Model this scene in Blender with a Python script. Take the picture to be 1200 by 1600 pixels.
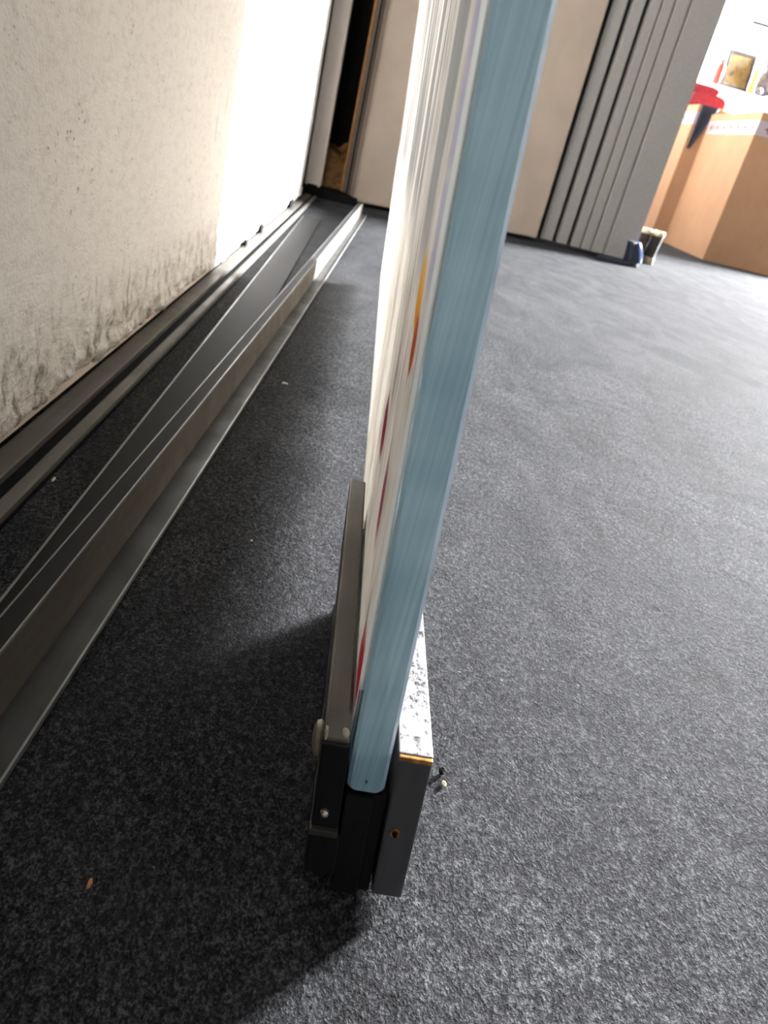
import bpy, bmesh, math, random
import numpy as np
from mathutils import Matrix, Vector

S = bpy.context.scene
for o in list(bpy.data.objects):
    bpy.data.objects.remove(o)
COL = S.collection

# ------------------------------------------------------------------ camera
cam_d = bpy.data.cameras.new('camera')
cam = bpy.data.objects.new('camera', cam_d)
COL.objects.link(cam)
F_PX = 1140.66
cam_d.sensor_fit = 'HORIZONTAL'
cam_d.sensor_width = 36.0
cam_d.lens = F_PX / 1200 * 36.0
cam_d.clip_start = 0.01
cam_d.clip_end = 60
cam_d.dof.use_dof = True
cam_d.dof.focus_distance = 0.30
cam_d.dof.aperture_fstop = 28.0
HC = 0.243
def _cd(px, py):
    return Vector(((px - 600) / F_PX, -(py - 800) / F_PX, -1.0))
_Y = _cd(605, 195).normalized()
_Z = (-_cd(47, 2946)).normalized()
_X = _Y.cross(_Z).normalized()
_Y = _Z.cross(_X)
M = Matrix((_X, _Y, _Z)).to_4x4()
M.translation = Vector((0, 0, HC))
cam.matrix_world = M
S.camera = cam

# ------------------------------------------------------------------ world, daylight, exposure
W = bpy.data.worlds.new('world')
S.world = W
W.use_nodes = True
bgn = W.node_tree.nodes['Background']
bgn.inputs[0].default_value = (0.93, 0.97, 1.0, 1)
bgn.inputs[1].default_value = 0.52
ld = bpy.data.lights.new('window_daylight', 'AREA')
ld.shape = 'RECTANGLE'
ld.size = 1.5
ld.size_y = 1.7
ld.energy = 12500
ld.color = (0.97, 0.98, 1.0)
lo = bpy.data.objects.new('window_daylight', ld)
COL.objects.link(lo)
lo.location = (5.32, 5.65, 2.0)
lo.rotation_euler = Vector((-1, 0, 0)).to_track_quat('-Z', 'Z').to_euler()
vs = S.view_settings
vs.view_transform = 'Standard'
vs.look = 'None'
vs.exposure = 0.0
vs.gamma = 1.0
vs.use_curve_mapping = False

# ------------------------------------------------------------------ helpers
rnd = random.Random(7)
def srgb(r, g, b):
    f = lambda c: (c / 255) / 12.92 if c <= 10 else (((c / 255) + 0.055) / 1.055) ** 2.4
    return (f(r), f(g), f(b), 1)

class NT:
    def __init__(s, name):
        s.m = bpy.data.materials.new(name)
        s.m.use_nodes = True
        s.t = s.m.node_tree
        s.t.nodes.clear()
        s.out = s.n('ShaderNodeOutputMaterial')
    def n(s, k, **kw):
        x = s.t.nodes.new(k)
        for a, b in kw.items():
            setattr(x, a, b)
        return x
    def l(s, a, b):
        s.t.links.new(a, b)
    def coord(s, scale=(1, 1, 1), loc=(0, 0, 0), rot=(0, 0, 0)):
        c = s.n('ShaderNodeTexCoord')
        m = s.n('ShaderNodeMapping')
        m.inputs['Scale'].default_value = scale
        m.inputs['Location'].default_value = loc
        m.inputs['Rotation'].default_value = rot
        s.l(c.outputs['Object'], m.inputs[0])
        return m.outputs[0]
    def noise(s, vec, scale, detail=4, rough=.6, dist=0):
        x = s.n('ShaderNodeTexNoise')
        x.inputs['Scale'].default_value = scale
        x.inputs['Detail'].default_value = detail
        x.inputs['Roughness'].default_value = rough
        x.inputs['Distortion'].default_value = dist
        if vec is not None:
            s.l(vec, x.inputs['Vector'])
        return x.outputs[0]
    def ramp(s, fac, stops):
        r = s.n('ShaderNodeValToRGB')
        e = r.color_ramp.elements
        while len(e) < len(stops):
            e.new(0.5)
        for i, (p, c) in enumerate(stops):
            e[i].position = p
            e[i].color = c if len(c) == 4 else (*c, 1)
        s.l(fac, r.inputs[0])
        return r.outputs[0]
    def mix(s, fac, a, b, mode='MIX'):
        x = s.n('ShaderNodeMix', data_type='RGBA', blend_type=mode)
        for i, v in ((0, fac), (6, a), (7, b)):
            if isinstance(v, (int, float)):
                x.inputs[i].default_value = v
            elif isinstance(v, tuple):
                x.inputs[i].default_value = v
            else:
                s.l(v, x.inputs[i])
        return x.outputs[2]
    def math(s, op, a, b=0.0, c=None, clamp=False):
        x = s.n('ShaderNodeMath', operation=op, use_clamp=clamp)
        for i, v in enumerate((a, b, c)):
            if v is None:
                continue
            if isinstance(v, (int, float)):
                x.inputs[i].default_value = v
            else:
                s.l(v, x.inputs[i])
        return x.outputs[0]
    def sep(s, vec):
        x = s.n('ShaderNodeSeparateXYZ')
        s.l(vec, x.inputs[0])
        return x.outputs
    def bump(s, h, strength, dist, normal=None):
        b = s.n('ShaderNodeBump')
        b.inputs['Strength'].default_value = strength
        b.inputs['Distance'].default_value = dist
        s.l(h, b.inputs['Height'])
        if normal is not None:
            s.l(normal, b.inputs['Normal'])
        return b.outputs[0]
    def bsdf(s, color, rough=.5, metal=0, normal=None, spec=.5, sheen=0, coat=0):
        p = s.n('ShaderNodeBsdfPrincipled')
        for k, v in (('Base Color', color), ('Roughness', rough), ('Metallic', metal)):
            if isinstance(v, (int, float, tuple)):
                p.inputs[k].default_value = v
            else:
                s.l(v, p.inputs[k])
        p.inputs['Specular IOR Level'].default_value = spec
        p.inputs['Sheen Weight'].default_value = sheen
        p.inputs['Coat Weight'].default_value = coat
        if normal is not None:
            s.l(normal, p.inputs['Normal'])
        return p
    def done(s, shader):
        s.l(shader, s.out.inputs[0])
        return s.m

def plain(name, col, rough=.55, metal=0, var=.12, vscale=30, bump=.0, bscale=300, spec=.5):
    t = NT(name)
    v = t.coord()
    n = t.noise(v, vscale, 5)
    dark = tuple(c * (1 - var * 2) for c in col[:3]) + (1,)
    lite = tuple(min(1, c * (1 + var)) for c in col[:3]) + (1,)
    c = t.ramp(n, [(.3, dark), (.7, lite)])
    nm = None
    if bump:
        nm = t.bump(t.noise(v, bscale, 3), bump, .001)
    return t.done(t.bsdf(c, rough, metal, nm, spec).outputs[0])

def link(name, me, mat, parent=None):
    o = bpy.data.objects.new(name, me)
    COL.objects.link(o)
    if parent is not None:
        o.parent = parent
    if mat is not None:
        for m in (mat if isinstance(mat, (list, tuple)) else [mat]):
            me.materials.append(m)
    return o
def from_bm(name, bm, mat, parent=None, smooth=False):
    bmesh.ops.recalc_face_normals(bm, faces=bm.faces)
    me = bpy.data.meshes.new(name)
    bm.to_mesh(me)
    bm.free()
    if smooth:
        for p in me.polygons:
            p.use_smooth = True
        try:
            me.set_sharp_from_angle(angle=math.radians(40))
        except Exception:
            pass
    return link(name, me, mat, parent)
def empty(name, loc=(0, 0, 0), rz=0):
    o = bpy.data.objects.new(name, None)
    o.location = loc
    o.rotation_euler = (0, 0, rz)
    o.empty_display_size = .02
    COL.objects.link(o)
    return o
def tag(o, label, cat, group=None):
    o['label'] = label
    o['category'] = cat
    if group:
        o['group'] = group
    return o
def struct(o):
    o['kind'] = 'structure'
    return o
def bm_box(lo, hi, bevel=0, seg=2, fn=None):
    bm = bmesh.new()
    v = [bm.verts.new((x, y, z)) for x in (lo[0], hi[0]) for y in (lo[1], hi[1]) for z in (lo[2], hi[2])]
    for f in ((0, 1, 3, 2), (4, 6, 7, 5), (0, 4, 5, 1), (2, 3, 7, 6), (0, 2, 6, 4), (1, 5, 7, 3)):
        bm.faces.new([v[i] for i in f])
    if bevel:
        bmesh.ops.bevel(bm, geom=list(bm.edges), offset=bevel, segments=seg, affect='EDGES', profile=.6)
    if fn:
        for q in bm.verts:
            q.co = fn(q.co)
    return bm
def box(name, lo, hi, mat, parent=None, bevel=0, fn=None, seg=2):
    return from_bm(name, bm_box(lo, hi, bevel, seg, fn), mat, parent)
def bm_extrude(prof, ys, fn=None, closed=True, caps=True):
    """prof: list of (x, z); extruded along y through the stations ys (y) with optional fn(x,y,z)."""
    bm = bmesh.new()
    rings = []
    for y in ys:
        rings.append([bm.verts.new(fn(Vector((x, y, z))) if fn else (x, y, z)) for x, z in prof])
    n = len(prof)
    for a, b in zip(rings, rings[1:]):
        for i in range(n if closed else n - 1):
            bm.faces.new((a[i], a[(i + 1) % n], b[(i + 1) % n], b[i]))
    if caps and closed:
        bm.faces.new(rings[0][::-1])
        bm.faces.new(rings[-1])
    return bm
def bm_lathe(prof, seg=24, axis='Z', loc=(0, 0, 0)):
    bm = bmesh.new()
    rings = []
    for r, h in prof:
        ring = []
        for i in range(seg):
            a = 2 * math.pi * i / seg
            p = (r * math.cos(a), r * math.sin(a), h)
            if axis == 'X':
                p = (p[2], p[0], p[1])
            elif axis == 'Y':
                p = (p[0], p[2], p[1])
            ring.append(bm.verts.new(Vector(p) + Vector(loc)))
        rings.append(ring)
    for a, b in zip(rings, rings[1:]):
        for i in range(seg):
            bm.faces.new((a[i], a[(i + 1) % seg], b[(i + 1) % seg], b[i]))
    bm.faces.new(rings[0][::-1])
    bm.faces.new(rings[-1])
    return bm
def bm_lump(r, seg=10, rings=7, amp=.2, seed=0, sc=(1, 1, 1), loc=(0, 0, 0)):
    bm = bmesh.new()
    bmesh.ops.create_uvsphere(bm, u_segments=seg, v_segments=rings, radius=r)
    g = random.Random(seed)
    for v in bm.verts:
        k = 1 + g.uniform(-amp, amp)
        v.co = Vector((v.co.x * sc[0] * k + loc[0], v.co.y * sc[1] * k + loc[1], v.co.z * sc[2] * k + loc[2]))
    return bm
# cheap smooth value noise in numpy
_g = np.random.RandomState(3).rand(256, 256)
def vnoise(a, b):
    ia = np.floor(a).astype(int)
    ib = np.floor(b).astype(int)
    fa = a - ia
    fb = b - ib
    fa = fa * fa * (3 - 2 * fa)
    fb = fb * fb * (3 - 2 * fb)
    g = lambda i, j: _g[i % 256, j % 256]
    return (g(ia, ib) * (1 - fa) + g(ia + 1, ib) * fa) * (1 - fb) + (g(ia, ib + 1) * (1 - fa) + g(ia + 1, ib + 1) * fa) * fb
def fbm(a, b, s, o=3):
    t = 0
    k = 1
    for i in range(o):
        t = t + k * (vnoise(a * s + 17 * i, b * s + 5 * i) - .5)
        s *= 2.1
        k *= .5
    return t
def grid_mesh(name, P, mat, parent=None, smooth=True):
    """P: array (n, m, 3)"""
    n, m = P.shape[:2]
    idx = np.arange(n * m).reshape(n, m)
    f = np.stack([idx[:-1, :-1], idx[1:, :-1], idx[1:, 1:], idx[:-1, 1:]], -1).reshape(-1, 4)
    me = bpy.data.meshes.new(name)
    me.vertices.add(n * m)
    me.vertices.foreach_set('co', P.reshape(-1).astype(np.float32))
    me.loops.add(f.size)
    me.loops.foreach_set('vertex_index', f.reshape(-1).astype(np.int32))
    me.polygons.add(len(f))
    me.polygons.foreach_set('loop_start', (np.arange(len(f)) * 4).astype(np.int32))
    me.update(calc_edges=True)
    if smooth:
        for p in me.polygons:
            p.use_smooth = True
    return link(name, me, mat, parent)

# ------------------------------------------------------------------ materials
def mat_carpet():
    t = NT('charcoal_felt_carpet')
    v = t.coord()
    vs_ = t.coord((1, .75, 1), rot=(0, 0, .3))
    fine = t.noise(vs_, 950, 3, .75, .2)
    mid = t.noise(vs_, 330, 3, .65, .2)
    big = t.noise(v, 7, 4, .55, 1.5)
    h = t.math('ADD', t.math('MULTIPLY', fine, .7), t.math('MULTIPLY', mid, .6))
    c = t.ramp(t.math('ADD', t.math('MULTIPLY', fine, .65), t.math('MULTIPLY', mid, .35)),
               [(.37, (.002, .002, .0022)), (.5, (.0175, .0177, .0185)), (.63, (.078, .079, .082))])
    c = t.mix(t.ramp(big, [(.35, (0, 0, 0)), (.7, (1, 1, 1))]), c, t.mix(.35, c, (.02, .02, .0215, 1)))
    mott = t.noise(t.coord((1, .45, 1), rot=(0, 0, -.5)), 13, 6, .68, 1.2)
    c = t.mix(1.0, c, t.ramp(mott, [(.3, (.85, .855, .88)), (.5, (1.24, 1.25, 1.28)), (.7, (1.7, 1.71, 1.74))]), 'MULTIPLY')
    vo = t.n('ShaderNodeTexVoronoi')
    vo.inputs['Scale'].default_value = 55
    t.l(v, vo.inputs['Vector'])
    speck = t.math('LESS_THAN', vo.outputs['Distance'], .035)
    c = t.mix(t.math('MULTIPLY', speck, .6), c, (.2, .195, .18, 1))
    nm = t.bump(h, 1.0, .0022)
    p = t.bsdf(c, .75, 0, nm, .26)
    d = t.n('ShaderNodeBsdfDiffuse')
    t.l(c, d.inputs[0])
    t.l(nm, d.inputs['Normal'])
    mx = t.n('ShaderNodeMixShader')
    mx.inputs[0].default_value = .80
    t.l(p.outputs[0], mx.inputs[1])
    t.l(d.outputs[0], mx.inputs[2])
    return t.done(mx.outputs[0])
def mat_plaster():
    t = NT('worn_white_plaster')
    v = t.coord()
    z = t.sep(v)[2]
    vv = t.coord((1, .28, 1), rot=(.12, 0, 0))
    trowel = t.noise(vv, 60, 5, .65, .4)
    fine = t.noise(v, 330, 4, .7)
    big = t.noise(v, 6, 4, .6)
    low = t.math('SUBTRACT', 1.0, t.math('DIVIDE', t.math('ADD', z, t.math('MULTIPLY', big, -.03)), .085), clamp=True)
    c = t.ramp(big, [(.3, (.85, .82, .79)), (.7, (.91, .885, .855))])
    # mottling and pits with relief shade put into the colour, and dirt specks
    mot = t.noise(t.coord((1, .6, 1)), 120, 5, .75, .5)
    c = t.mix(t.ramp(mot, [(.36, (.34, .34, .34)), (.52, (0, 0, 0))]), c, (.60, .555, .52, 1))
    pitm = None
    for sc_, lo_, seed in ((95, .54, 0), (210, .5, 7)):
        vo = t.n('ShaderNodeTexVoronoi')
        vo.inputs['Scale'].default_value = sc_
        t.l(t.coord((1, .7, 1), loc=(0, seed, 0)), vo.inputs['Vector'])
        dd = t.math('ADD', vo.outputs['Distance'], t.math('MULTIPLY', t.math('SUBTRACT', t.noise(v, 500, 3, .7), .5), .45))
        pit = t.ramp(dd, [(.08, (1, 1, 1)), (.24, (0, 0, 0))])
        sel = t.ramp(t.noise(t.coord((1, 1, 1), loc=(0, seed, 3)), 24, 4, .7), [(lo_ + .02, (0, 0, 0)), (lo_ + .16, (1, 1, 1))])
        m_ = t.math('MULTIPLY', pit, sel)
        pitm = m_ if pitm is None else t.math('MAXIMUM', pitm, m_)
    c = t.mix(t.math('MULTIPLY', pitm, .45), c, (.17, .15, .125, 1))
    dirt = t.ramp(t.noise(t.coord((1, 1, .55)), 70, 6, .7, .5), [(.50, (0, 0, 0)), (.66, (1, 1, 1))])
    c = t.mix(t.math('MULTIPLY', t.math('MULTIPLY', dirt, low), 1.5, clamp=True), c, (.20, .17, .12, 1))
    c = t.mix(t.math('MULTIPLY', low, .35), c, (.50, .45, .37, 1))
    scr = t.ramp(t.noise(t.coord((1, 2.5, .35), rot=(.5, 0, 0)), 26, 2, .4), [(.735, (0, 0, 0)), (.75, (1, 1, 1))])
    c = t.mix(t.math('MULTIPLY', scr, .6), c, (.24, .20, .18, 1))
    h = t.math('ADD', t.math('MULTIPLY', trowel, t.math('ADD', .5, low)), t.math('MULTIPLY', fine, .35))
    h = t.math('SUBTRACT', h, t.math('MULTIPLY', pitm, .5))
    nm = t.bump(h, .9, .004)
    return t.done(t.bsdf(c, .75, 0, nm, .3).outputs[0])
def mat_metal(name, col, rough=.35, brush=(1, .03, 1), metal=.9, var=.25, spec=.5):
    t = NT(name)
    n = t.noise(t.coord(brush), 260, 4, .6)
    n2 = t.noise(t.coord(), 14, 5, .65, .5)
    k = t.math('ADD', t.math('MULTIPLY', n, .5), t.math('MULTIPLY', n2, .5))
    dk = tuple(c * (1 - var) for c in col[:3])
    lt = tuple(min(1, c * (1 + var)) for c in col[:3])
    c = t.ramp(k, [(.3, dk), (.7, lt)])
    r = t.ramp(n2, [(.3, (rough * .7,) * 3), (.7, (min(1, rough * 1.4),) * 3)])
    return t.done(t.bsdf(c, r, metal, t.bump(n, .12, .0005), spec).outputs[0])
def mat_cardboard(name, col):
    t = NT(name)
    n = t.noise(t.coord((1, 1, .12)), 90, 4)
    b = t.noise(t.coord(), 5, 3)
    c = t.ramp(t.math('ADD', t.math('MULTIPLY', n, .4), t.math('MULTIPLY', b, .6)),
               [(.3, tuple(x * .86 for x in col[:3])), (.7, tuple(min(1, x * 1.1) for x in col[:3]))])
    return t.done(t.bsdf(c, .8, 0, t.bump(n, .1, .001), .2).outputs[0])

M_CARPET = mat_carpet()
M_PLASTER = mat_plaster()
M_WALL = plain('painted_wall', (.33, .262, .205, 1), .7, 0, .06, 8, .2, 200, .3)
M_WALLW = plain('white_painted_wall', (.84, .80, .76, 1), .7, 0, .03, 5, .1, 200, .3)
M_TRACK = mat_metal('grey_aluminium_track', (.085, .079, .069), .6, metal=.1)
M_WEB = mat_metal('dark_grey_channel_base', (.026, .028, .026), .6, metal=.1)
M_BLACK = plain('black_track_groove', (.005, .005, .006, 1), .8, spec=.1)
M_STRIP = plain('dark_steel_strip', (.010, .010, .010, 1), .7, 0, .08, 20, 0, 300, .12)
M_PROF = mat_metal('brown_grey_steel_profile', (.085, .070, .052), .6, metal=.1)
M_RIM = mat_metal('bare_metal_edge', (.17, .17, .165), .45, metal=.5)
M_JAMB = plain('painted_jamb', (.84, .71, .60, 1), .6, 0, .05, 10)
M_DARK = plain('dark_pocket_lining', (.010, .008, .007, 1), .9, spec=.05)
M_DGREY = plain('dark_grey_frame', (.014, .012, .011, 1), .8, spec=.1)
M_WOOD = plain('orange_pine_strip', (.42, .19, .05, 1), .6, 0, .2, 40)
M_FOAM = plain('aged_mounting_foam', (.22, .10, .022, 1), .75, 0, .3, 60, .6, 120)
M_PANEL = plain('grey_vinyl_panel', (.19, .175, .158, 1), .55, 0, .06, 120, .1, 400)
M_BOX = mat_cardboard('brown_cardboard', (.27, .155, .088))
M_TAPE = plain('white_packing_tape', (.27, .235, .255, 1), .35, 0, .03)
M_TAPERED = plain('red_tape_print', (.12, .012, .02, 1), .5)
M_RED = plain('red_fleece', (.19, .005, .016, 1), .85, 0, .25, 60, .5, 300)
M_PEACH = plain('peach_lining', (.85, .42, .32, 1), .8)
M_NAVY = plain('navy_cloth_and_gap_shade', (.006, .009, .022, 1), .9, 0, .2, 60, .4, 400)
M_BLUE = plain('light_blue_trim', (.12, .20, .42, 1), .7)
M_FUR = plain('cream_fur', (.52, .45, .33, 1), .9, 0, .2, 150, .9, 260)
M_BOOT = plain('dark_boot_suede', (.022, .018, .018, 1), .9, 0, .35, 90, .6, 200)
M_SOLE = plain('tan_rubber_sole', (.26, .22, .15, 1), .6, 0, .1)
M_WHITE = plain('white_laminate', (.88, .88, .88, 1), .4, 0, .02)
M_SEAM = plain('dark_seam', (.05, .05, .06, 1), .6)
M_PFRAME = plain('dark_picture_frame', (.025, .02, .023, 1), .5, 0, .2)
M_ORANGE = plain('red_orange_plastic', (.3, .016, .005, 1), .4)
M_YELLOW = plain('yellow_plastic', (.4, .34, .012, 1), .4)
M_GREYP = plain('grey_plush', (.08, .08, .10, 1), .9, 0, .35, 25, .7, 150)
M_CLAMP = mat_metal('black_painted_steel', (.008, .0078, .008), .6, (1, 1, .05), .0, .35, .15)
M_PLATE = mat_metal('dull_brown_steel_plate', (.060, .053, .041), .6, (1, .05, 1), .6, .3)
M_GREY = mat_metal('dark_grey_cover', (.075, .075, .077), .5, (1, 1, .08), .2, .25)
M_COPPER = plain('copper_screw', (.55, .24, .10, 1), .3, .9, .2, 200)
M_SCREW = plain('steel_screw', (.5, .42, .36, 1), .25, .95, .2, 200)
M_GLUE = plain('beige_plastic_disc', (.20, .17, .115, 1), .5, 0, .15, 100)
M_RUST = plain('orange_bare_edge', (.62, .30, .08, 1), .35, .5, .35, 250)

def mat_gold_art():
    t = NT('gold_picture_print')
    n = t.noise(t.coord(), 16, 4, .6, .8)
    c = t.ramp(n, [(.34, (.03, .022, .025)), (.41, (.10, .07, .025)), (.6, (.16, .12, .032)), (.75, (.17, .145, .09))])
    return t.done(t.bsdf(c, .5).outputs[0])
M_ART = mat_gold_art()
def mat_cap():
    t = NT('worn_bright_metal_top')
    v = t.coord((1, .6, 1))
    n = t.noise(v, 700, 5, .7)
    n2 = t.noise(t.coord(), 160, 4, .6)
    c = t.ramp(t.math('ADD', t.math('MULTIPLY', n, .6), t.math('MULTIPLY', n2, .4)),
               [(.40, (.02, .018, .022)), (.47, (.30, .295, .30)), (.7, (.42, .42, .42))])
    return t.done(t.bsdf(c, .32, .35, t.bump(n, .25, .0004)).outputs[0])
M_CAPTOP = mat_cap()
def mat_glass_edge():
    t = NT('ground_glass_edge')
    v = t.coord()
    z = t.sep(v)[2]
    lines = t.noise(t.coord((900, 1, 9)), 1, 4, .7)
    band = t.noise(t.coord((6, 1, 22)), 1, 3, .6)
    k = t.math('ADD', t.math('MULTIPLY', lines, .45), t.math('MULTIPLY', band, .55))
    c = t.ramp(k, [(.3, srgb(118, 155, 172)), (.5, srgb(164, 195, 209)), (.72, srgb(210, 228, 236))])
    d = t.bsdf(c, .34, 0, t.bump(lines, .15, .0003), .6, 0, .3)
    tr = t.n('ShaderNodeBsdfTranslucent')
    t.l(t.mix(.5, c, (.55, .85, .9, 1)), tr.inputs[0])
    mx = t.n('ShaderNodeMixShader')
    mx.inputs[0].default_value = .12
    t.l(d.outputs[0], mx.inputs[1])
    t.l(tr.outputs[0], mx.inputs[2])
    return t.done(mx.outputs[0])
M_GEDGE = mat_glass_edge()
def mat_arris():
    t = NT('polished_glass_arris')
    c = t.ramp(t.noise(t.coord((1, 1, 30)), 1, 3), [(.3, srgb(150, 175, 195)), (.7, srgb(205, 222, 234))])
    return t.done(t.bsdf(c, .15, 0, None, .9).outputs[0])
M_ARRIS = mat_arris()
def mat_glass():
    t = NT('clear_green_glass')
    tr = t.n('ShaderNodeBsdfTransparent')
    tr.inputs[0].default_value = (.99, 1.0, .995, 1)
    g = t.n('ShaderNodeBsdfGlossy')
    g.inputs['Roughness'].default_value = .03
    fr = t.n('ShaderNodeFresnel')
    fr.inputs[0].default_value = 1.45
    mx = t.n('ShaderNodeMixShader')
    t.l(fr.outputs[0], mx.inputs[0])
    t.l(tr.outputs[0], mx.inputs[1])
    t.l(g.outputs[0], mx.inputs[2])
    return t.done(mx.outputs[0])
M_GLASS = mat_glass()
def mat_film():
    """old printed film on the wall side of the glass: off-white marbling, grey bands, a few colour smears."""
    t = NT('printed_translucent_film')
    v = t.coord(loc=(0, .5, 0))
    _, y, z = t.sep(v)
    yn = t.math('SUBTRACT', y, .168)
    # distance from the edge on a log scale keeps the print's grain alive along the sheet
    mar = t.noise(t.coord((1, 16, 7), rot=(.1, 0, 0)), 1.6, 6, .65, 1.2)
    c = t.ramp(mar, [(.30, (.52, .46, .44)), (.40, (.76, .72, .68)), (.52, (.89, .85, .80)), (.75, (.94, .91, .88))])
    # fibrous grain
    gr = t.noise(t.coord((1, 120, 22)), 1, 4, .7, .5)
    c = t.mix(t.ramp(gr, [(.52, (0, 0, 0)), (.66, (.55, .55, .55))]), c, (.36, .31, .28, 1))
    # broad grey bands high up
    bn = t.noise(t.coord((1, 26, 3.2), loc=(0, 3, 1), rot=(-.12, 0, 0)), 1, 3, .5, .4)
    band = t.ramp(bn, [(.44, (0, 0, 0)), (.50, (1, 1, 1))])
    hi = t.math('MULTIPLY', t.math('DIVIDE', t.math('SUBTRACT', z, .195), .03, clamp=True),
                t.math('DIVIDE', t.math('SUBTRACT', yn, .035), .01, clamp=True))
    c = t.mix(t.math('MULTIPLY', t.math('MULTIPLY', band, hi), .8), c, (.20, .19, .175, 1))
    def blob(y0, z0, ry, rz, soft=1.0):
        a = t.math('DIVIDE', t.math('SUBTRACT', y, y0), ry)
        b = t.math('DIVIDE', t.math('SUBTRACT', z, z0), rz)
        d = t.math('ADD', t.math('MULTIPLY', a, a), t.math('MULTIPLY', b, b))
        d = t.math('ADD', d, t.math('MULTIPLY', t.math('SUBTRACT', mar, .5), 1.6))
        return t.math('MULTIPLY', t.math('SUBTRACT', 1.0, d, clamp=True), soft * 2.2, clamp=True)
    c = t.mix(blob(.219, .2025, .012, .012), c, (.85, .55, .05, 1))
    c = t.mix(blob(.209, .190, .008, .010), c, (.62, .20, .05, 1))
    c = t.mix(blob(.300, .128, .018, .016, .55), c, (.40, .12, .16, 1))
    c = t.mix(blob(.230, .128, .012, .02, .4), c, (.45, .15, .22, 1))
    c = t.mix(blob(.190, .082, .02, .016, .6), c, (.62, .10, .17, 1))
    # white margin and violet line next to the cut edge
    edge = t.math('ADD', yn, t.math('MULTIPLY', t.math('SUBTRACT', t.noise(t.coord((1, 1, 9)), 3, 4), .5), .012))
    vio = t.math('MULTIPLY', t.math('LESS_THAN', t.math('ABSOLUTE', t.math('SUBTRACT', edge, .026)), .0075),
                 t.math('DIVIDE', t.math('SUBTRACT', z, .197), .02, clamp=True))
    c = t.mix(t.math('MULTIPLY', t.math('MULTIPLY', vio, .6), t.ramp(t.noise(t.coord((1, 1, 14)), 3, 2), [(.35, (0, 0, 0)), (.5, (1, 1, 1))])), c, (.46, .43, .66, 1))
    c = t.mix(t.math('LESS_THAN', edge, .0185), c, (.88, .88, .87, 1))
    nickn = t.noise(t.coord((1, 160, 60)), 1, 3, .6)
    nick = t.math('MULTIPLY', t.math('LESS_THAN', edge, .02), t.math('GREATER_THAN', nickn, .70))
    c = t.mix(nick, c, (.07, .07, .12, 1))
    d = t.bsdf(t.mix(1.0, c, (.62, .62, .62, 1), 'MULTIPLY'), .42, 0, t.bump(gr, .15, .0006), .3)
    tr = t.n('ShaderNodeBsdfTranslucent')
    t.l(t.mix(1.0, c, (1.0, .99, .97, 1), 'MULTIPLY'), tr.inputs[0])
    mx = t.n('ShaderNodeMixShader')
    mx.inputs[0].default_value = .70
    t.l(d.outputs[0], mx.inputs[1])
    t.l(tr.outputs[0], mx.inputs[2])
    return t.done(mx.outputs[0])
M_FILM = mat_film()

# ------------------------------------------------------------------ the setting
# floor: the near carpet has real nap relief, the rest is coarse
xs = np.concatenate([np.linspace(-.6, -.3, 20), np.linspace(-.295, 1.0, 520), np.linspace(1.02, 6.0, 60)])
ys = np.concatenate([np.linspace(-1.5, .0, 40), np.linspace(.004, 1.1, 440), np.linspace(1.12, 7.2, 120)])
GX, GY = np.meshgrid(xs, ys, indexing='ij')
near = np.clip((1.15 - GY) / .2, 0, 1) * np.clip((GX + .29) / .05, 0, 1) * np.clip((1.0 - GX) / .1, 0, 1)
GZ = near * (np.clip(fbm(GX, GY, 60, 4), -.6, .6) * .0008 - .0005)
floor = struct(grid_mesh('floor', np.stack([GX, GY, GZ], -1), M_CARPET))
# (solid slab under the carpet surface)
box('floor_slab', (-.6, -1.5, -.06), (6.0, 7.2, -.004), M_DGREY, floor)

# left wall: rough trowelled plaster, crumbling lower edge
yw = np.concatenate([np.linspace(.12, .2, 20), np.linspace(.203, 1.3, 330), np.linspace(1.31, 2.26, 90)])
tz = np.concatenate([np.linspace(0, .16, 54)[:-1], np.linspace(.16, .6, 60)[:-1], np.linspace(.6, 2.5, 20)])
YW, TZ = np.meshgrid(yw, tz, indexing='ij')
rag = .011 + .004 * fbm(YW, YW * .3, 28, 3) + .003 * np.clip(fbm(YW, YW, 70, 2), 0, 1)
ZW = TZ + rag * np.clip(1 - TZ / .03, 0, 1)
lowz = np.clip(1 - ZW / .09, 0, 1)
XW = -.2 + .0012 * fbm(YW, ZW, 9, 3) + lowz * (.0070 * fbm(YW, ZW * 1.2, 75, 3) + .0060 * fbm(YW * .35, ZW, 60, 2)) - .006 * np.clip(1 - (ZW - .011) / .012, 0, 1) ** 2
wl = grid_mesh('wall_left', np.stack([XW, YW, ZW], -1)[::-1], M_PLASTER)
struct(wl)
box('wall_core', (-.34, .12, .006), (-.207, 2.255, 2.5), M_JAMB, wl)
# end wall, slightly turned, and the room beyond it
def slab(name, p, q, thick, z0, z1, mat, bevel=.004):
    p = Vector((*p, 0)); q = Vector((*q, 0))
    d = (q - p); n = Vector((-d.y, d.x, 0)).normalized()
    bm = bmesh.new()
    vs_ = [p, q, q + n * thick, p + n * thick]
    lo_ = [bm.verts.new((v.x, v.y, z0)) for v in vs_]
    hi_ = [bm.verts.new((v.x, v.y, z1)) for v in vs_]
    bm.faces.new(lo_[::-1]); bm.faces.new(hi_)
    for i in range(4):
        bm.faces.new((lo_[i], lo_[(i + 1) % 4], hi_[(i + 1) % 4], hi_[i]))
    if bevel:
        bmesh.ops.bevel(bm, geom=list(bm.edges), offset=bevel, segments=2, affect='EDGES')
    return from_bm(name, bm, mat)
struct(slab('wall_light_absorber', (-.205, -1.2), (-.205, .118), .13, 0, 2.5, plain('dark_bounce_absorber', (.022, .018, .015, 1), .8, 0, .2, 12, spec=.15), 0))  # unseen dark section, added to cut light bounced from the wall near the camera
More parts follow.
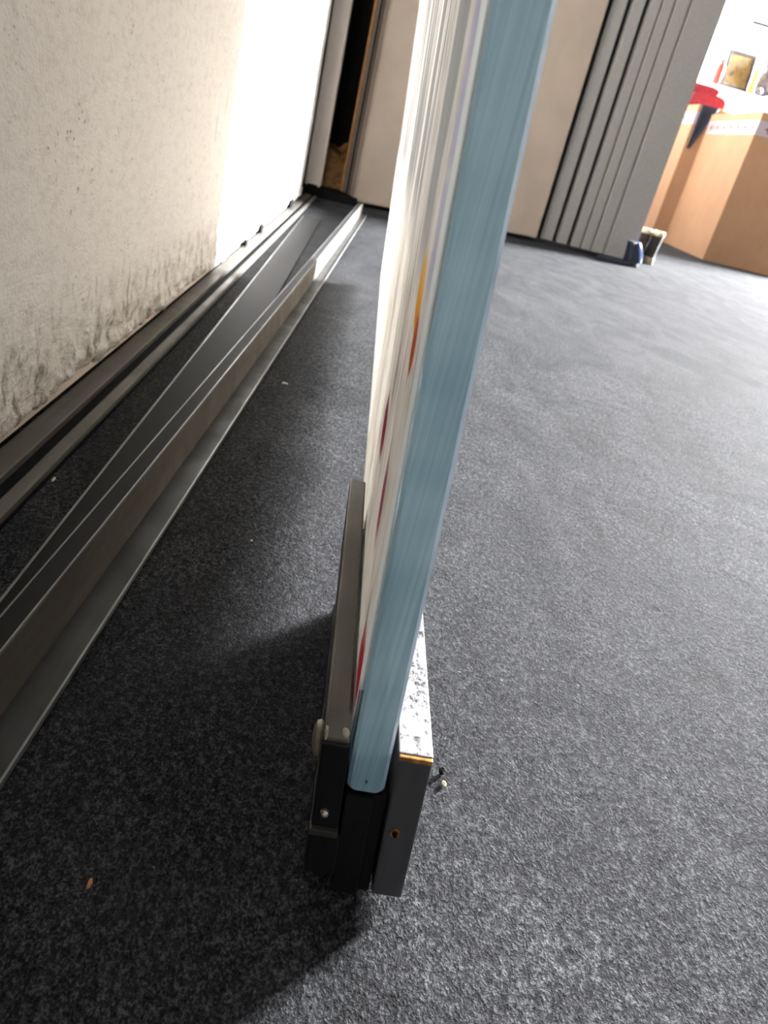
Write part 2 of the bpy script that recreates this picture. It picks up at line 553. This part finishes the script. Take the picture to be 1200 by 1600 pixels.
struct(slab('wall_end', (-.057, 2.50), (.60, 2.76), .12, .012, 2.5, M_WALL, .004))
struct(slab('wall_side', (.60, 2.95), (1.0, 2.95), .10, 0, 2.5, M_WALL))
struct(slab('wall_bounce', (1.0, 3.06), (1.0, 6.62), .10, 0, 2.5, M_PANEL))  # unseen wall, added to bounce daylight onto the left faces of the boxes
struct(slab('wall_back', (.9, 6.62), (5.4, 6.62), .12, 0, 3.1, M_WALLW))
wr = struct(slab('wall_right', (5.2, 6.47), (5.2, 6.62), -.12, 0, 3.1, M_WALLW))
for (a, b, z0, z1) in (((5.2, -1.2), (5.2, 4.83), 0, 3.1), ((5.2, 4.83), (5.2, 6.47), 0, 1.11), ((5.2, 4.83), (5.2, 6.47), 2.89, 3.1)):
    o = slab('wall_section', a, b, -.12, z0, z1, M_WALLW)
    o.parent = wr
w1 = struct(empty('window_1', (5.26, 5.65, 1.11)))
for n_, a, b in (('frame_jamb', (-.03, -.82, 0), (.03, -.77, 1.78)), ('frame_jamb', (-.03, .77, 0), (.03, .82, 1.78)),
                 ('frame_rail', (-.03, -.82, 0), (.03, .82, .05)), ('frame_rail', (-.03, -.82, 1.73), (.03, .82, 1.78)),
                 ('mullion', (-.02, -.02, .05), (.02, .02, 1.73))):
    box(n_, a, b, M_WHITE, w1, .004)

# door pocket at the corner: jamb, dark lining, pine strip, foam
jb = struct(slab('trim_1', (-.216, 2.50), (-.167, 2.50), .06, .026, 2.5, M_JAMB, .003))
pk = struct(slab('wall_pocket', (-.30, 2.80), (.10, 2.80), .05, 0, 2.5, M_DARK, 0))
slab('pocket_side', (-.335, 2.27), (-.335, 2.85), -.02, 0, 2.5, M_DARK, 0).parent = pk
slab('pocket_floor_sill', (-.206, 2.475), (-.045, 2.475), .30, 0, .022, M_BLACK, 0).parent = pk
box('corner_stop', (-.204, 2.445, .007), (-.172, 2.474, .034), M_BLACK, pk, .004)
for yy, ln, zt in ((1.50, .03, .022), (1.98, .06, .026), (1.33, .02, .017)):
    box('gap_shade_block', (-.2075, yy, .0075), (-.1965, yy + ln, zt), M_BLACK, wl, .003)  # black blocks stand in for the shaded notches under the wall
struct(slab('trim_2', (-.078, 2.545), (-.0585, 2.545), .05, .022, 2.5, M_DGREY, .002))
struct(slab('trim_3', (-.088, 2.56), (-.0815, 2.56), .03, .022, 2.5, M_DGREY, .001))

# floor track along the plaster wall
tk = struct(empty('trim_4', (0, 0, 0)))
tk['label'] = 'grey aluminium floor track with black grooves along the plaster wall'
box('track_base', (-.206, -.6, .0002), (-.166, 2.47, .0016), M_BLACK, tk)
from_bm('outer_rib', bm_extrude([(-.2035, .0016), (-.2035, .0062), (-.2025, .0068), (-.1875, .0066), (-.1865, .006), (-.1865, .0016)], [-.6, 2.44]), M_TRACK, tk)
from_bm('inner_rib', bm_extrude([(-.1765, .0016), (-.1765, .0056), (-.1755, .0062), (-.1695, .006), (-.168, .0045), (-.1675, .0016)], [-.6, 2.44]), M_TRACK, tk)

# ------------------------------------------------------------------ glass door leaf with its bottom patch fitting
TH = .0125
Y0, Y1 = .168, 1.30
def LX(y, z):
    t = (y - Y0) / (Y1 - Y0)
    return (.0335 - .070 * z) * (1 - t) + (.0425 - .075 * z) * t
door = empty('glass_door_leaf', (.04, .5, 0))
tag(door, 'tall clear glass door leaf seen edge-on, printed film on its wall side', 'glass door')
DO = Vector((.04, .5, 0))
def leaf_ring(v0, inset=0.0, top=2.05):
    r = .0034
    a = inset
    pts = [(TH - a, top), (a, top)]
    for k in range(6):
        th = math.pi + k / 5 * math.pi / 2
        pts.append((r + (r - a) * math.cos(th), v0 + r + (r - a) * math.sin(th)))
    for k in range(6):
        th = 1.5 * math.pi + k / 5 * math.pi / 2
        pts.append((TH - r + (r - a) * math.cos(th), v0 + r + (r - a) * math.sin(th)))
    return pts
bm = bmesh.new()
rings = []
AR = .0012
for y, v0, ins in ((Y0, .0525, AR), (Y0 + AR, .0525, 0), (.352, .0525, 0), (.353, .020, 0), (Y1 - AR, .020, 0), (Y1, .020, AR)):
    rings.append([bm.verts.new(Vector((LX(y, z) + u, y, z)) - DO) for u, z in leaf_ring(v0, ins)])
n = len(rings[0])
for k, (a, b) in enumerate(zip(rings, rings[1:])):
    for i in range(n):
        f = bm.faces.new((a[i], a[(i + 1) % n], b[(i + 1) % n], b[i]))
        f.material_index = (2 if i != 1 else 1) if k in (0, 4) else (0 if i in (1, n - 1) else 1)
for r in (rings[0][::-1], rings[-1]):
    f = bm.faces.new(r)
    f.material_index = 1
pane = from_bm('pane', bm, [M_GLASS, M_GEDGE, M_ARRIS], door)
# film with a torn front edge
zs = np.concatenate([np.linspace(.021, .40, 190), np.linspace(.41, 2.045, 60)])
us = np.concatenate([np.linspace(0, .06, 14)[:-1], np.linspace(.06, 1, 30)])
ZZ, UU = np.meshgrid(zs, us, indexing='ij')
st = Y0 + .0016 + .0012 * np.abs(fbm(zs * 1.0, zs * .37, 60, 3)) + np.clip((.094 - zs) / .012, 0, 1) * .013 + .004 * np.clip(fbm(zs, zs, 90, 2), 0, 1) * (zs < .1)
st = np.where(zs < .0535, .3545, st)
SF = st[:, None] + (Y1 - .0015 - st[:, None]) * UU
XF = LX(SF, ZZ) - .0003
film = grid_mesh('film', np.stack([XF - DO.x, SF - DO.y, ZZ - DO.z], -1)[::-1], M_FILM, door)
so = film.modifiers.new('thickness', 'SOLIDIFY')
so.thickness = .00018
# patch fitting: everything leans with the leaf
def lean(c):
    return Vector((c.x - .086 * c.z - DO.x, c.y - DO.y, c.z - DO.z))
core = box('patch_fitting', (.0346, .170, .0012), (.0486, .348, .0505), M_CLAMP, door, .0008, lean)
core['label'] = 'black steel patch fitting clamped on the bottom corner of the glass'
front = box('front_block', (.0346, .1672, .0022), (.0440, .1700, .0510), M_CLAMP, core, .0006, lean)
plate = box('side_plate', (.0247, .1682, .034), (.0334, .358, .0735), M_PLATE, core, .0010, lean)
plate['label'] = 'dull brown steel side plate'
box('front_cover', (.0246, .1668, .0355), (.0336, .1700, .0728), M_CLAMP, core, .0006, lean)
box('ledge', (.0240, .1652, .0325), (.0338, .1690, .0352), M_PLATE, core, .0004, lean)
box('lower_block', (.0240, .1660, .0125), (.0350, .300, .0324), M_CLAMP, core, .0012, lean)
cap = box('cover_cap', (.0494, .1680, .0030), (.0606, .352, .0708), M_GREY, core, .0008, lean)
ct = box('cap_top', (.0494, .1692, .0708), (.0606, .352, .0722), M_CAPTOP, core, .0004, lean)
ct['label'] = 'bright worn metal top of the right cover'
box('cap_lip', (.0495, .1676, .0700), (.0605, .1692, .0719), M_RUST, core, .0004, lean)
def screw(name, x, z, r, y, m, head):
    bm = bm_lathe([(r * .35, -.0002), (r * .45, .0006), (r * .8, .0003), (r, -.0004), (r * 1.02, -.0012), (r * .9, -.003)] if not head
                  else [(r * .15, -.0018), (r * .7, -.0014), (r, -.0005), (r, .002)], 20, 'Y')
    for v in bm.verts:
        yy = v.co.y if head else -v.co.y
        v.co = lean(Vector((x + v.co.x, y + yy, z + v.co.z)))
    return from_bm(name, bm, m, core, True)
def ring_part(name, x, z, r0, r1, y, m):
    bm = bmesh.new()
    for k in range(20):
        pass
    prof = [(r0, .0004), (r0, -.0004), (r1 * .9, -.0006), (r1, 0), (r1, .0004)]
    rr = []
    for r, h in prof:
        rr.append([bm.verts.new(lean(Vector((x + r * math.cos(6.2832 * i / 20), y + h, z + r * math.sin(6.2832 * i / 20))))) for i in range(20)])
    for a, b in zip(rr, rr[1:] + rr[:1]):
        for i in range(20):
            bm.faces.new((a[i], a[(i + 1) % 20], b[(i + 1) % 20], b[i]))
    return from_bm(name, bm, m, core, True)
ring_part('screw_ring', .0532, .0365, .0009, .0020, .1680, M_COPPER)
screw('screw', .0532, .0365, .0009, .1678, M_BLACK, True)
screw('screw', .0283, .0428, .0017, .1664, M_SCREW, True)
# round beige disc on the outer side of the plate
bm = bm_lathe([(.0052, .0002), (.0060, -.0008), (.0056, -.0022), (.0036, -.0030), (.0010, -.0033)], 28, 'X', (.0246, .1745, .0672))
for v in bm.verts:
    v.co = lean(v.co)
dsc = from_bm('washer_disc', bm, M_GLUE, core, True)
dsc['label'] = 'round beige plastic disc'
bm = bm_lump(.0017, 9, 6, .15, 4, (.7, 1.5, .35), (.0318, .1720, .0735))
for v in bm.verts:
    v.co = lean(v.co)
from_bm('glue_spot', bm, M_GLUE, core, True)
bm = bm_lump(.0015, 9, 6, .2, 5, (.5, 2.2, .5), (.0256, .1712, .0733))
for v in bm.verts:
    v.co = lean(v.co)
from_bm('glue_spot', bm, M_GLUE, core, True)
# small dark chip near the foot of the glass edge
bm = bm_lathe([(.00006, -.0008), (.0002, -.0002), (.00034, .0003), (.0003, .0007), (.0001, .0010)], 8)
for v in bm.verts:
    z = .0580 + v.co.z
    v.co = Vector((LX(Y0, z) + .0062 + v.co.x, Y0 - .0001 + v.co.y * .4, z)) - DO
from_bm('edge_chip', bm, M_SEAM, door)

# ------------------------------------------------------------------ loose metal strip and profile on the floor
def skew(y_a, x_a, y_b, x_b):
    k = (x_b - x_a) / (y_b - y_a)
    return lambda c: Vector((c.x + x_a + k * (c.y - y_a), c.y, c.z))
st_ = skew(.33, -.1385, 1.93, -.1585)
strip = empty('steel_strip', (-.13, .9, 0))
tag(strip, 'flat dark steel strip lying on the floor beside the track', 'metal strip')
def rel(fn, e):
    return lambda c: fn(c) - e.location
from_bm('strip_body', bm_extrude([(0, .0004), (.0435, .0004), (.0435, .0016), (0, .0016)], [-.45, .5, 1.95], rel(st_, strip)), M_STRIP, strip)
from_bm('strip_edge', bm_extrude([(-.0006, .0003), (.0008, .0003), (.0008, .0019), (-.0006, .0019)], [-.45, .5, 1.95], rel(st_, strip)), M_RIM, strip)
pf_ = skew(.28, 0, 2.28, .0805)
prof = empty('steel_profile', (-.09, 1.0, 0))
tag(prof, 'long brown-grey steel channel lying skewed across the floor strip', 'metal profile')
H1 = .034
from_bm('wall_flange', bm_extrude([(-.1135, .0018), (-.1035, .0018), (-.1035, H1 - .0006), (-.1042, H1), (-.1130, H1), (-.1135, H1 - .0006)], [-.45, .6, 2.28], rel(pf_, prof)), M_STRIP, prof)
from_bm('inner_face', bm_extrude([(-.1034, .0030), (-.1024, .0030), (-.1030, H1 - .001), (-.1034, H1 - .001)], [-.45, .6, 2.28], rel(pf_, prof)), M_PROF, prof)
from_bm('base_web', bm_extrude([(-.1034, .0018), (-.0875, .0018), (-.0875, .0030), (-.1034, .0030)], [-.45, .6, 2.28], rel(pf_, prof)), M_WEB, prof)
from_bm('edge_rim', bm_extrude([(-.0875, .0016), (-.0864, .0016), (-.0864, .0046), (-.0875, .0046)], [-.45, .6, 2.28], rel(pf_, prof)), M_RIM, prof)
from_bm('edge_rim', bm_extrude([(-.1040, H1 - .0008), (-.1030, H1 - .0008), (-.1032, H1 + .0003), (-.1040, H1 + .0003)], [-.45, .6, 2.28], rel(pf_, prof)), M_RIM, prof)
from_bm('edge_rim', bm_extrude([(-.1138, H1 - .0008), (-.1130, H1 - .0008), (-.1130, H1 + .0003), (-.1138, H1 + .0003)], [-.45, .6, 2.28], rel(pf_, prof)), M_RIM, prof)

# pocket contents
ws = tag(box('pine_strip', (-.1075, 2.60, .022), (-.1005, 2.625, 2.45), M_WOOD, None, .001), 'thin orange wooden strip standing in the dark corner slot', 'wood strip')
fm = bm_box((-.176, 2.632, .0225), (-.058, 2.70, .135))
bmesh.ops.subdivide_edges(fm, edges=list(fm.edges), cuts=7, use_grid_fill=True)
for v in fm.verts:
    a_ = np.array
    dz = vnoise(a_(v.co.x * 60 + 4), a_(v.co.y * 60 + v.co.z * 40)) - .5
    dy = vnoise(a_(v.co.x * 70 + 31), a_(v.co.z * 70 + 8)) - .5
    if v.co.z > .03:
        v.co.z += .035 * dz * (v.co.z - .02) / .1 + (.012 if -.12 < v.co.x < -.085 else 0)
    if v.co.y < 2.66:
        v.co.y = max(2.629, v.co.y + .03 * (dy + .3) + .03 * (v.co.z - .02) / .1)
tag(from_bm('mounting_foam', fm, M_FOAM, None, True), 'lump of orange-brown mounting foam at the foot of the corner slot', 'foam')

# ------------------------------------------------------------------ folded grey partition
part = empty('folding_partition', (.74, 2.86, 0))
tag(part, 'folded grey accordion partition with upright panels standing against the wall', 'partition')
PX = [(.522, .602, 2.842), (.620, .666, 2.80), (.682, .720, 2.795), (.735, .768, 2.79), (.772, .806, 2.785), (.810, .853, 2.78), (.857, .962, 2.775)]
for i, (a, b, yf) in enumerate(PX):
    box('panel', (a - .74, yf - 2.86, .012), (b - .74, 2.93 - 2.86, 2.35), M_PANEL, part, .003)
box('backing_sheet', (.525 - .74, 2.905 - 2.86, .02), (.955 - .74, 2.94 - 2.86, 2.34), M_SEAM, part)
box('bottom_runner', (.60 - .74, 2.83 - 2.86, .0005), (.95 - .74, 2.92 - 2.86, .012), M_SEAM, part)

# ------------------------------------------------------------------ boots and slipper by the partition
def boot(loc, rz, label):
    e = empty('boot', loc, rz)
    e.scale = (.60, .75, 1)
    tag(e, label, 'boot', 'fur-lined boots beside the partition')
    # y = backwards (heel towards the camera at -y)
    def loft(name, secs, m, par=e):
        bm = bmesh.new()
        rr = []
        for (z, cy, rx, ry) in secs:
            rr.append([bm.verts.new((rx * math.cos(a), cy + ry * math.sin(a), z)) for a in [2 * math.pi * i / 18 for i in range(18)]])
        for p, q in zip(rr, rr[1:]):
            for i in range(18):
                bm.faces.new((p[i], p[(i + 1) % 18], q[(i + 1) % 18], q[i]))
        bm.faces.new(rr[0][::-1]); bm.faces.new(rr[-1])
        return from_bm(name, bm, m, par, True)
    loft('sole', [(0, .05, .034, .098), (.004, .05, .0365, .101), (.022, .05, .0365, .101), (.026, .05, .034, .098)], M_SOLE)
    loft('upper', [(.026, .05, .033, .096), (.045, .045, .034, .09), (.065, .02, .034, .062), (.085, .0, .034, .043), (.105, -.003, .036, .042)], M_BOOT)
    bmf = bmesh.new()
    R, r = .031, .0085
    g = random.Random(int(loc[0] * 1000))
    rr = []
    for i in range(24):
        a = 2 * math.pi * i / 24
        k = 1 + g.uniform(-.12, .12)
        rr.append([bmf.verts.new(((R + r * k * math.cos(b)) * math.cos(a), -.003 + (R * 1.12 + r * k * math.cos(b)) * math.sin(a), .113 + r * 1.25 * k * math.sin(b))) for b in [2 * math.pi * j / 10 for j in range(10)]])
    for i in range(24):
        for j in range(10):
            bmf.faces.new((rr[i][j], rr[(i + 1) % 24][j], rr[(i + 1) % 24][(j + 1) % 10], rr[i][(j + 1) % 10]))
    from_bm('fur_cuff', bmf, M_FUR, e, True)
    box('heel_strap', (-.003, -.0505, .026), (.003, -.040, .100), M_BOOT, e, .001)
    return e
boot((1.053, 3.00, 0), .06, 'dark boot with cream fur cuff, nearer the grey partition')
boot((1.104, 2.995, 0), -.04, 'dark boot with cream fur cuff, farther from the grey partition')
sl = empty('slipper', (.900, 2.732, 0), .0)
tag(sl, 'navy slipper with light blue rim at the partition corner', 'slipper')
def half_shell(name, a0, a1, rx, ry, h, t, m):
    bm = bmesh.new()
    rr = []
    for j in range(7):
        f = j / 6
        ring = []
        for i in range(13):
            a = a0 + (a1 - a0) * i / 12
            k = math.cos(f * .9)
            ring.append(bm.verts.new((rx * math.cos(a) * k, ry * math.sin(a) * k, .006 + h * f)))
        rr.append(ring)
    for p, q in zip(rr, rr[1:]):
        for i in range(12):
            bm.faces.new((p[i], p[i + 1], q[i + 1], q[i]))
    o = from_bm(name, bm, m, sl, True)
    s = o.modifiers.new('thickness', 'SOLIDIFY')
    s.thickness = t
    return o
from_bm('sole', bm_lathe([(.030, .0005), (.036, .003), (.036, .009), (.032, .012)], 20), M_NAVY, sl, True).scale = (2.2, 1.0, 1)
half_shell('upper', -1.2, 1.2, .075, .036, .075, .005, M_NAVY)
tb = bmesh.new()
rr = []
for i in range(13):
    f = .15 + .85 * i / 12
    c = Vector((.0765 * math.cos(f * .9) + .002, -.004, .006 + .076 * f))
    w_ = .0045 + .0035 * math.sin(math.pi * i / 12)
    rr.append([tb.verts.new(c + Vector((w_ * math.cos(b), .012 * math.sin(b), .3 * w_ * math.cos(b)))) for b in [2 * math.pi * j / 8 for j in range(8)]])
for p, q in zip(rr, rr[1:]):
    for j in range(8):
        tb.faces.new((p[j], p[(j + 1) % 8], q[(j + 1) % 8], q[j]))
tb.faces.new(rr[0][::-1]); tb.faces.new(rr[-1])
from_bm('rim', tb, M_BLUE, sl, True)

# ------------------------------------------------------------------ cardboard boxes with printed tape
def carton(loc, size, rz, label, marks=True):
    e = empty('cardboard_box', loc, rz)
    tag(e, label, 'box', 'cardboard boxes by the back wall')
    w, d, h = size
    t = .006
    box('side_wall', (0, 0, 0), (t, d, h), M_BOX, e, .0015)
    box('side_wall', (w - t, 0, 0), (w, d, h), M_BOX, e, .0015)
    box('front_wall', (t, 0, 0), (w - t, t, h), M_BOX, e, .0015)
    box('back_wall', (t, d - t, 0), (w - t, d, h), M_BOX, e, .0015)
    box('bottom', (t, t, .001), (w - t, d - t, t), M_BOX, e)
    box('top_flap', (t, t, h - t), (w / 2 - .001, d - t, h), M_BOX, e, .0015)
    box('top_flap', (w / 2 + .001, t, h - t), (w - t, d - t, h), M_BOX, e, .0015)
    z0, z1 = h - .100, h - .036
    tp = box('tape', (-.0012, -.0012, z0), (w * .98, 0, z1), M_TAPE, e)
    ts = box('tape', (-.0012, 0, z0), (0, d * .98, z1), M_TAPE, e)
    zc = (z0 + z1) / 2
    k = 0
    y = .045
    while y < d * .95:     # print on the side tape: small crosses between thin upright strokes
        bm = bmesh.new()
        def add(lo_, hi_):
            b2 = bm_box(lo_, hi_)
            me_ = bpy.data.meshes.new('tmp'); b2.to_mesh(me_); b2.free(); bm.from_mesh(me_); bpy.data.meshes.remove(me_)
        if k % 2 == 0:
            add((-.0018, y - .016, zc - .006), (-.0012, y + .016, zc + .006))
            add((-.0018, y - .006, zc - .018), (-.0012, y + .006, zc + .018))
        else:
            add((-.0018, y - .005, zc - .020), (-.0012, y + .003, zc + .020))
            add((-.0018, y + .006, zc - .010), (-.0012, y + .009, zc + .014))
        from_bm('tape_mark', bm, M_TAPERED, ts)
        y += .047
        k += 1
    x = .06
    while x < w * .95:
        bm = bm_box((x - .018, -.0018, zc - .004), (x + .018, -.0012, zc + .004))
        b2 = bm_box((x - .004, -.0018, zc - .018), (x + .004, -.0012, zc + .018))
        me_ = bpy.data.meshes.new('tmp'); b2.to_mesh(me_); b2.free(); bm.from_mesh(me_); bpy.data.meshes.remove(me_)
        from_bm('tape_mark', bm, M_TAPERED, tp)
        x += .11
    return e
carton((1.757, 4.02, 0), (.60, .68, .70), -.03, 'big brown cardboard box with red-printed white tape, nearest the camera')
carton((1.70, 4.735, 0), (.42, .66, .735), .02, 'brown cardboard box with a folded red cloth on top')

# folded red cloth on the far box
rc = empty('red_cloth', (1.80, 5.02, .737))
tag(rc, 'folded red fleece blanket on the far cardboard box', 'blanket')
def roll(name, y0, y1, cx, cz, rx, rz_, m):
    bm = bmesh.new()
    rr = []
    for j in range(9):
        y = y0 + (y1 - y0) * j / 8
        k = 1 - .10 * abs(j - 4) / 4
        rr.append([bm.verts.new((cx + rx * k * math.copysign(abs(math.cos(a)) ** .55, math.cos(a)), y, cz + rz_ * k * math.copysign(abs(math.sin(a)) ** .8, math.sin(a)))) for a in [2 * math.pi * i / 20 for i in range(20)]])
    for p, q in zip(rr, rr[1:]):
        for i in range(20):
            bm.faces.new((p[i], p[(i + 1) % 20], q[(i + 1) % 20], q[i]))
    bm.faces.new(rr[0][::-1]); bm.faces.new(rr[-1])
    return from_bm(name, bm, m, rc, True)
roll('lower_fold', -.10, .22, .01, .042, .115, .042, M_RED)
roll('upper_fold', -.06, .25, -.03, .098, .11, .026, M_RED)
roll('lining', -.07, .20, .085, .034, .055, .030, M_PEACH)
# dark cloth sheet, stands in for the shadow in the gap between the boxes
bm = bmesh.new()
rows = []
for i in range(13):
    if i < 3:
        f, y, z = 0, 4.82 - .035 * i, .7395
    else:
        f = (i - 3) / 9
        y, z = 4.7245, .737 - .225 * f
    wd = .105 * (1 - f) + .014 * f
    rows.append([bm.verts.new((1.715 + u * wd, y - (.003 * math.sin(u * 9) if i >= 3 else 0), z)) for u in [k / 6 for k in range(7)]])
for p, q in zip(rows, rows[1:]):
    for k in range(6):
        bm.faces.new((p[k], p[k + 1], q[k + 1], q[k]))
hang = from_bm('navy_cloth_and_gap_shade', bm, M_NAVY, None, True)
hang.modifiers.new('thickness', 'SOLIDIFY').thickness = .003
tag(hang, 'dark navy cloth standing in for the gap shadow between the cardboard boxes', 'cloth')

# ------------------------------------------------------------------ bright white table with its things
tb_ = empty('white_table', (2.5, 5.75, 0))
tag(tb_, 'white table behind the cardboard boxes, washed out by daylight', 'table')
box('table_top', (-.66, -.28, .90), (.9, .24, .94), M_WHITE, tb_, .006)
for sx, sy in ((-.6, -.26), (.84, -.26), (-.6, .20), (.84, .20)):
    box('leg', (sx - .025, sy - .025, 0), (sx + .025, sy + .025, .90), M_WHITE, tb_, .004)
pic = empty('framed_picture', (2.150, 5.50, .9405), 0)
tag(pic, 'small dark-framed golden picture leaning on the white table', 'picture')
lean2 = lambda c: Vector((c.x, c.y + c.z * .22, c.z))
box('art', (-.078, .004, .018), (.078, .008, .198), M_ART, pic, 0, lean2)
for a, b in (((-.095, 0, 0), (-.075, .014, .216)), ((.075, 0, 0), (.095, .014, .216)), ((-.075, 0, 0), (.075, .014, .02)), ((-.075, 0, .196), (.075, .014, .216))):
    box('frame_bar', a, b, M_PFRAME, pic, .002, lean2)
def bottle(loc, r, h, m, label, cap):
    e = empty('bottle', loc)
    tag(e, label, 'bottle')
    from_bm('body', bm_lathe([(r * .9, 0), (r, .006), (r, h * .7), (r * .5, h * .82), (r * .45, h * .86)], 20), m, e, True)
    from_bm('cap', bm_lathe([(r * .5, h * .86), (r * .55, h * .87), (r * .55, h * .98), (r * .4, h)], 16), cap, e, True)
bottle((2.035, 5.53, .9405), .030, .15, M_ORANGE, 'red-orange bottle left of the golden picture', M_ORANGE)
bottle((2.268, 5.51, .9405), .019, .17, M_YELLOW, 'yellow bottle right of the golden picture', M_WHITE)
pl = empty('plush_toy', (2.365, 5.55, .9405))
tag(pl, 'grey plush toy at the right end of the white table view', 'toy')
from_bm('body', bm_lump(.07, 16, 12, .06, 3, (.9, .8, 1.15), (0, 0, .080)), M_GREYP, pl, True)
from_bm('head', bm_lump(.048, 16, 12, .06, 4, (1, .9, 1), (0, -.01, .185)), M_GREYP, pl, True)
for s in (-1, 1):
    from_bm('ear', bm_lump(.016, 10, 8, .05, 5 + s, (1, .6, 1.2), (s * .035, -.005, .232)), M_GREYP, pl, True)
    from_bm('leg', bm_lump(.026, 10, 8, .06, 7 + s, (1, 1.3, .9), (s * .045, -.05, .026)), M_GREYP, pl, True)
cb = empty('white_cabinet', (2.62, 6.03, 0))
tag(cb, 'tall white cabinet with thin dark seams behind the white table', 'cabinet')
box('carcass', (-.30, .02, 0), (.62, .16, 1.42), M_WHITE, cb, .004)
for (a, b) in ((-.295, -.108), (-.100, .25), (.258, .615)):
    for (z0, z1) in ((.02, 1.10), (1.108, 1.40)):
        box('door', (a, 0, z0), (b, .02, z1), M_WHITE, cb, .002)
box('top_edge', (-.30, -.004, 1.405), (.62, .02, 1.422), M_BLACK, cb)
box('seam', (-.1075, -.002, .02), (-.1005, .02, 1.40), M_BLACK, cb)
box('sticker', (-.26, -.0015, 1.28), (-.17, 0, 1.35), plain('pale_yellow_sticker', (.42, .40, .10, 1), .6), cb)

# ------------------------------------------------------------------ crumbs on the carpet
def crumb(x, y, r, m, label, sc=(1, 1, .6), seed=1, z=0):
    o = from_bm('crumb', bm_lump(r, 8, 6, .25, seed, sc), m, None)
    o.location = (x, y, r * sc[2] * .75 + z)
    tag(o, label, 'crumb', 'crumbs on the carpet')
M_CR1 = plain('pale_yellow_crumb', (.75, .62, .30, 1), .6)
M_CR2 = plain('orange_crumb', (.45, .17, .05, 1), .6)
M_CR3 = plain('off_white_flake', (.65, .62, .56, 1), .7)
crumb(.0805, .2325, .0016, M_BLACK, 'tiny black crumb touching the right cover of the door fitting', (1, 1, .9), 2)
crumb(.0812, .2265, .0013, M_CR1, 'tiny pale yellow crumb right of the door fitting', (.7, 1.2, .6), 3)
crumb(-.0472, .1583, .0013, M_CR2, 'tiny orange crumb in the dark foreground, left of the fitting', (.6, 1.4, .6), 4)
crumb(-.048, .6962, .0022, M_CR3, 'small pale flake on the dark carpet between channel and glass door', (1.4, .6, .4), 5)
crumb(-.1630, .4211, .0017, M_CR3, 'small pale flake beside the floor track', (.5, 1.5, .5), 6)
crumb(-.0313, .3948, .0008, M_CR1, 'speck of yellow crumb left of the fitting on dark carpet', (1, 1, .6), 7)
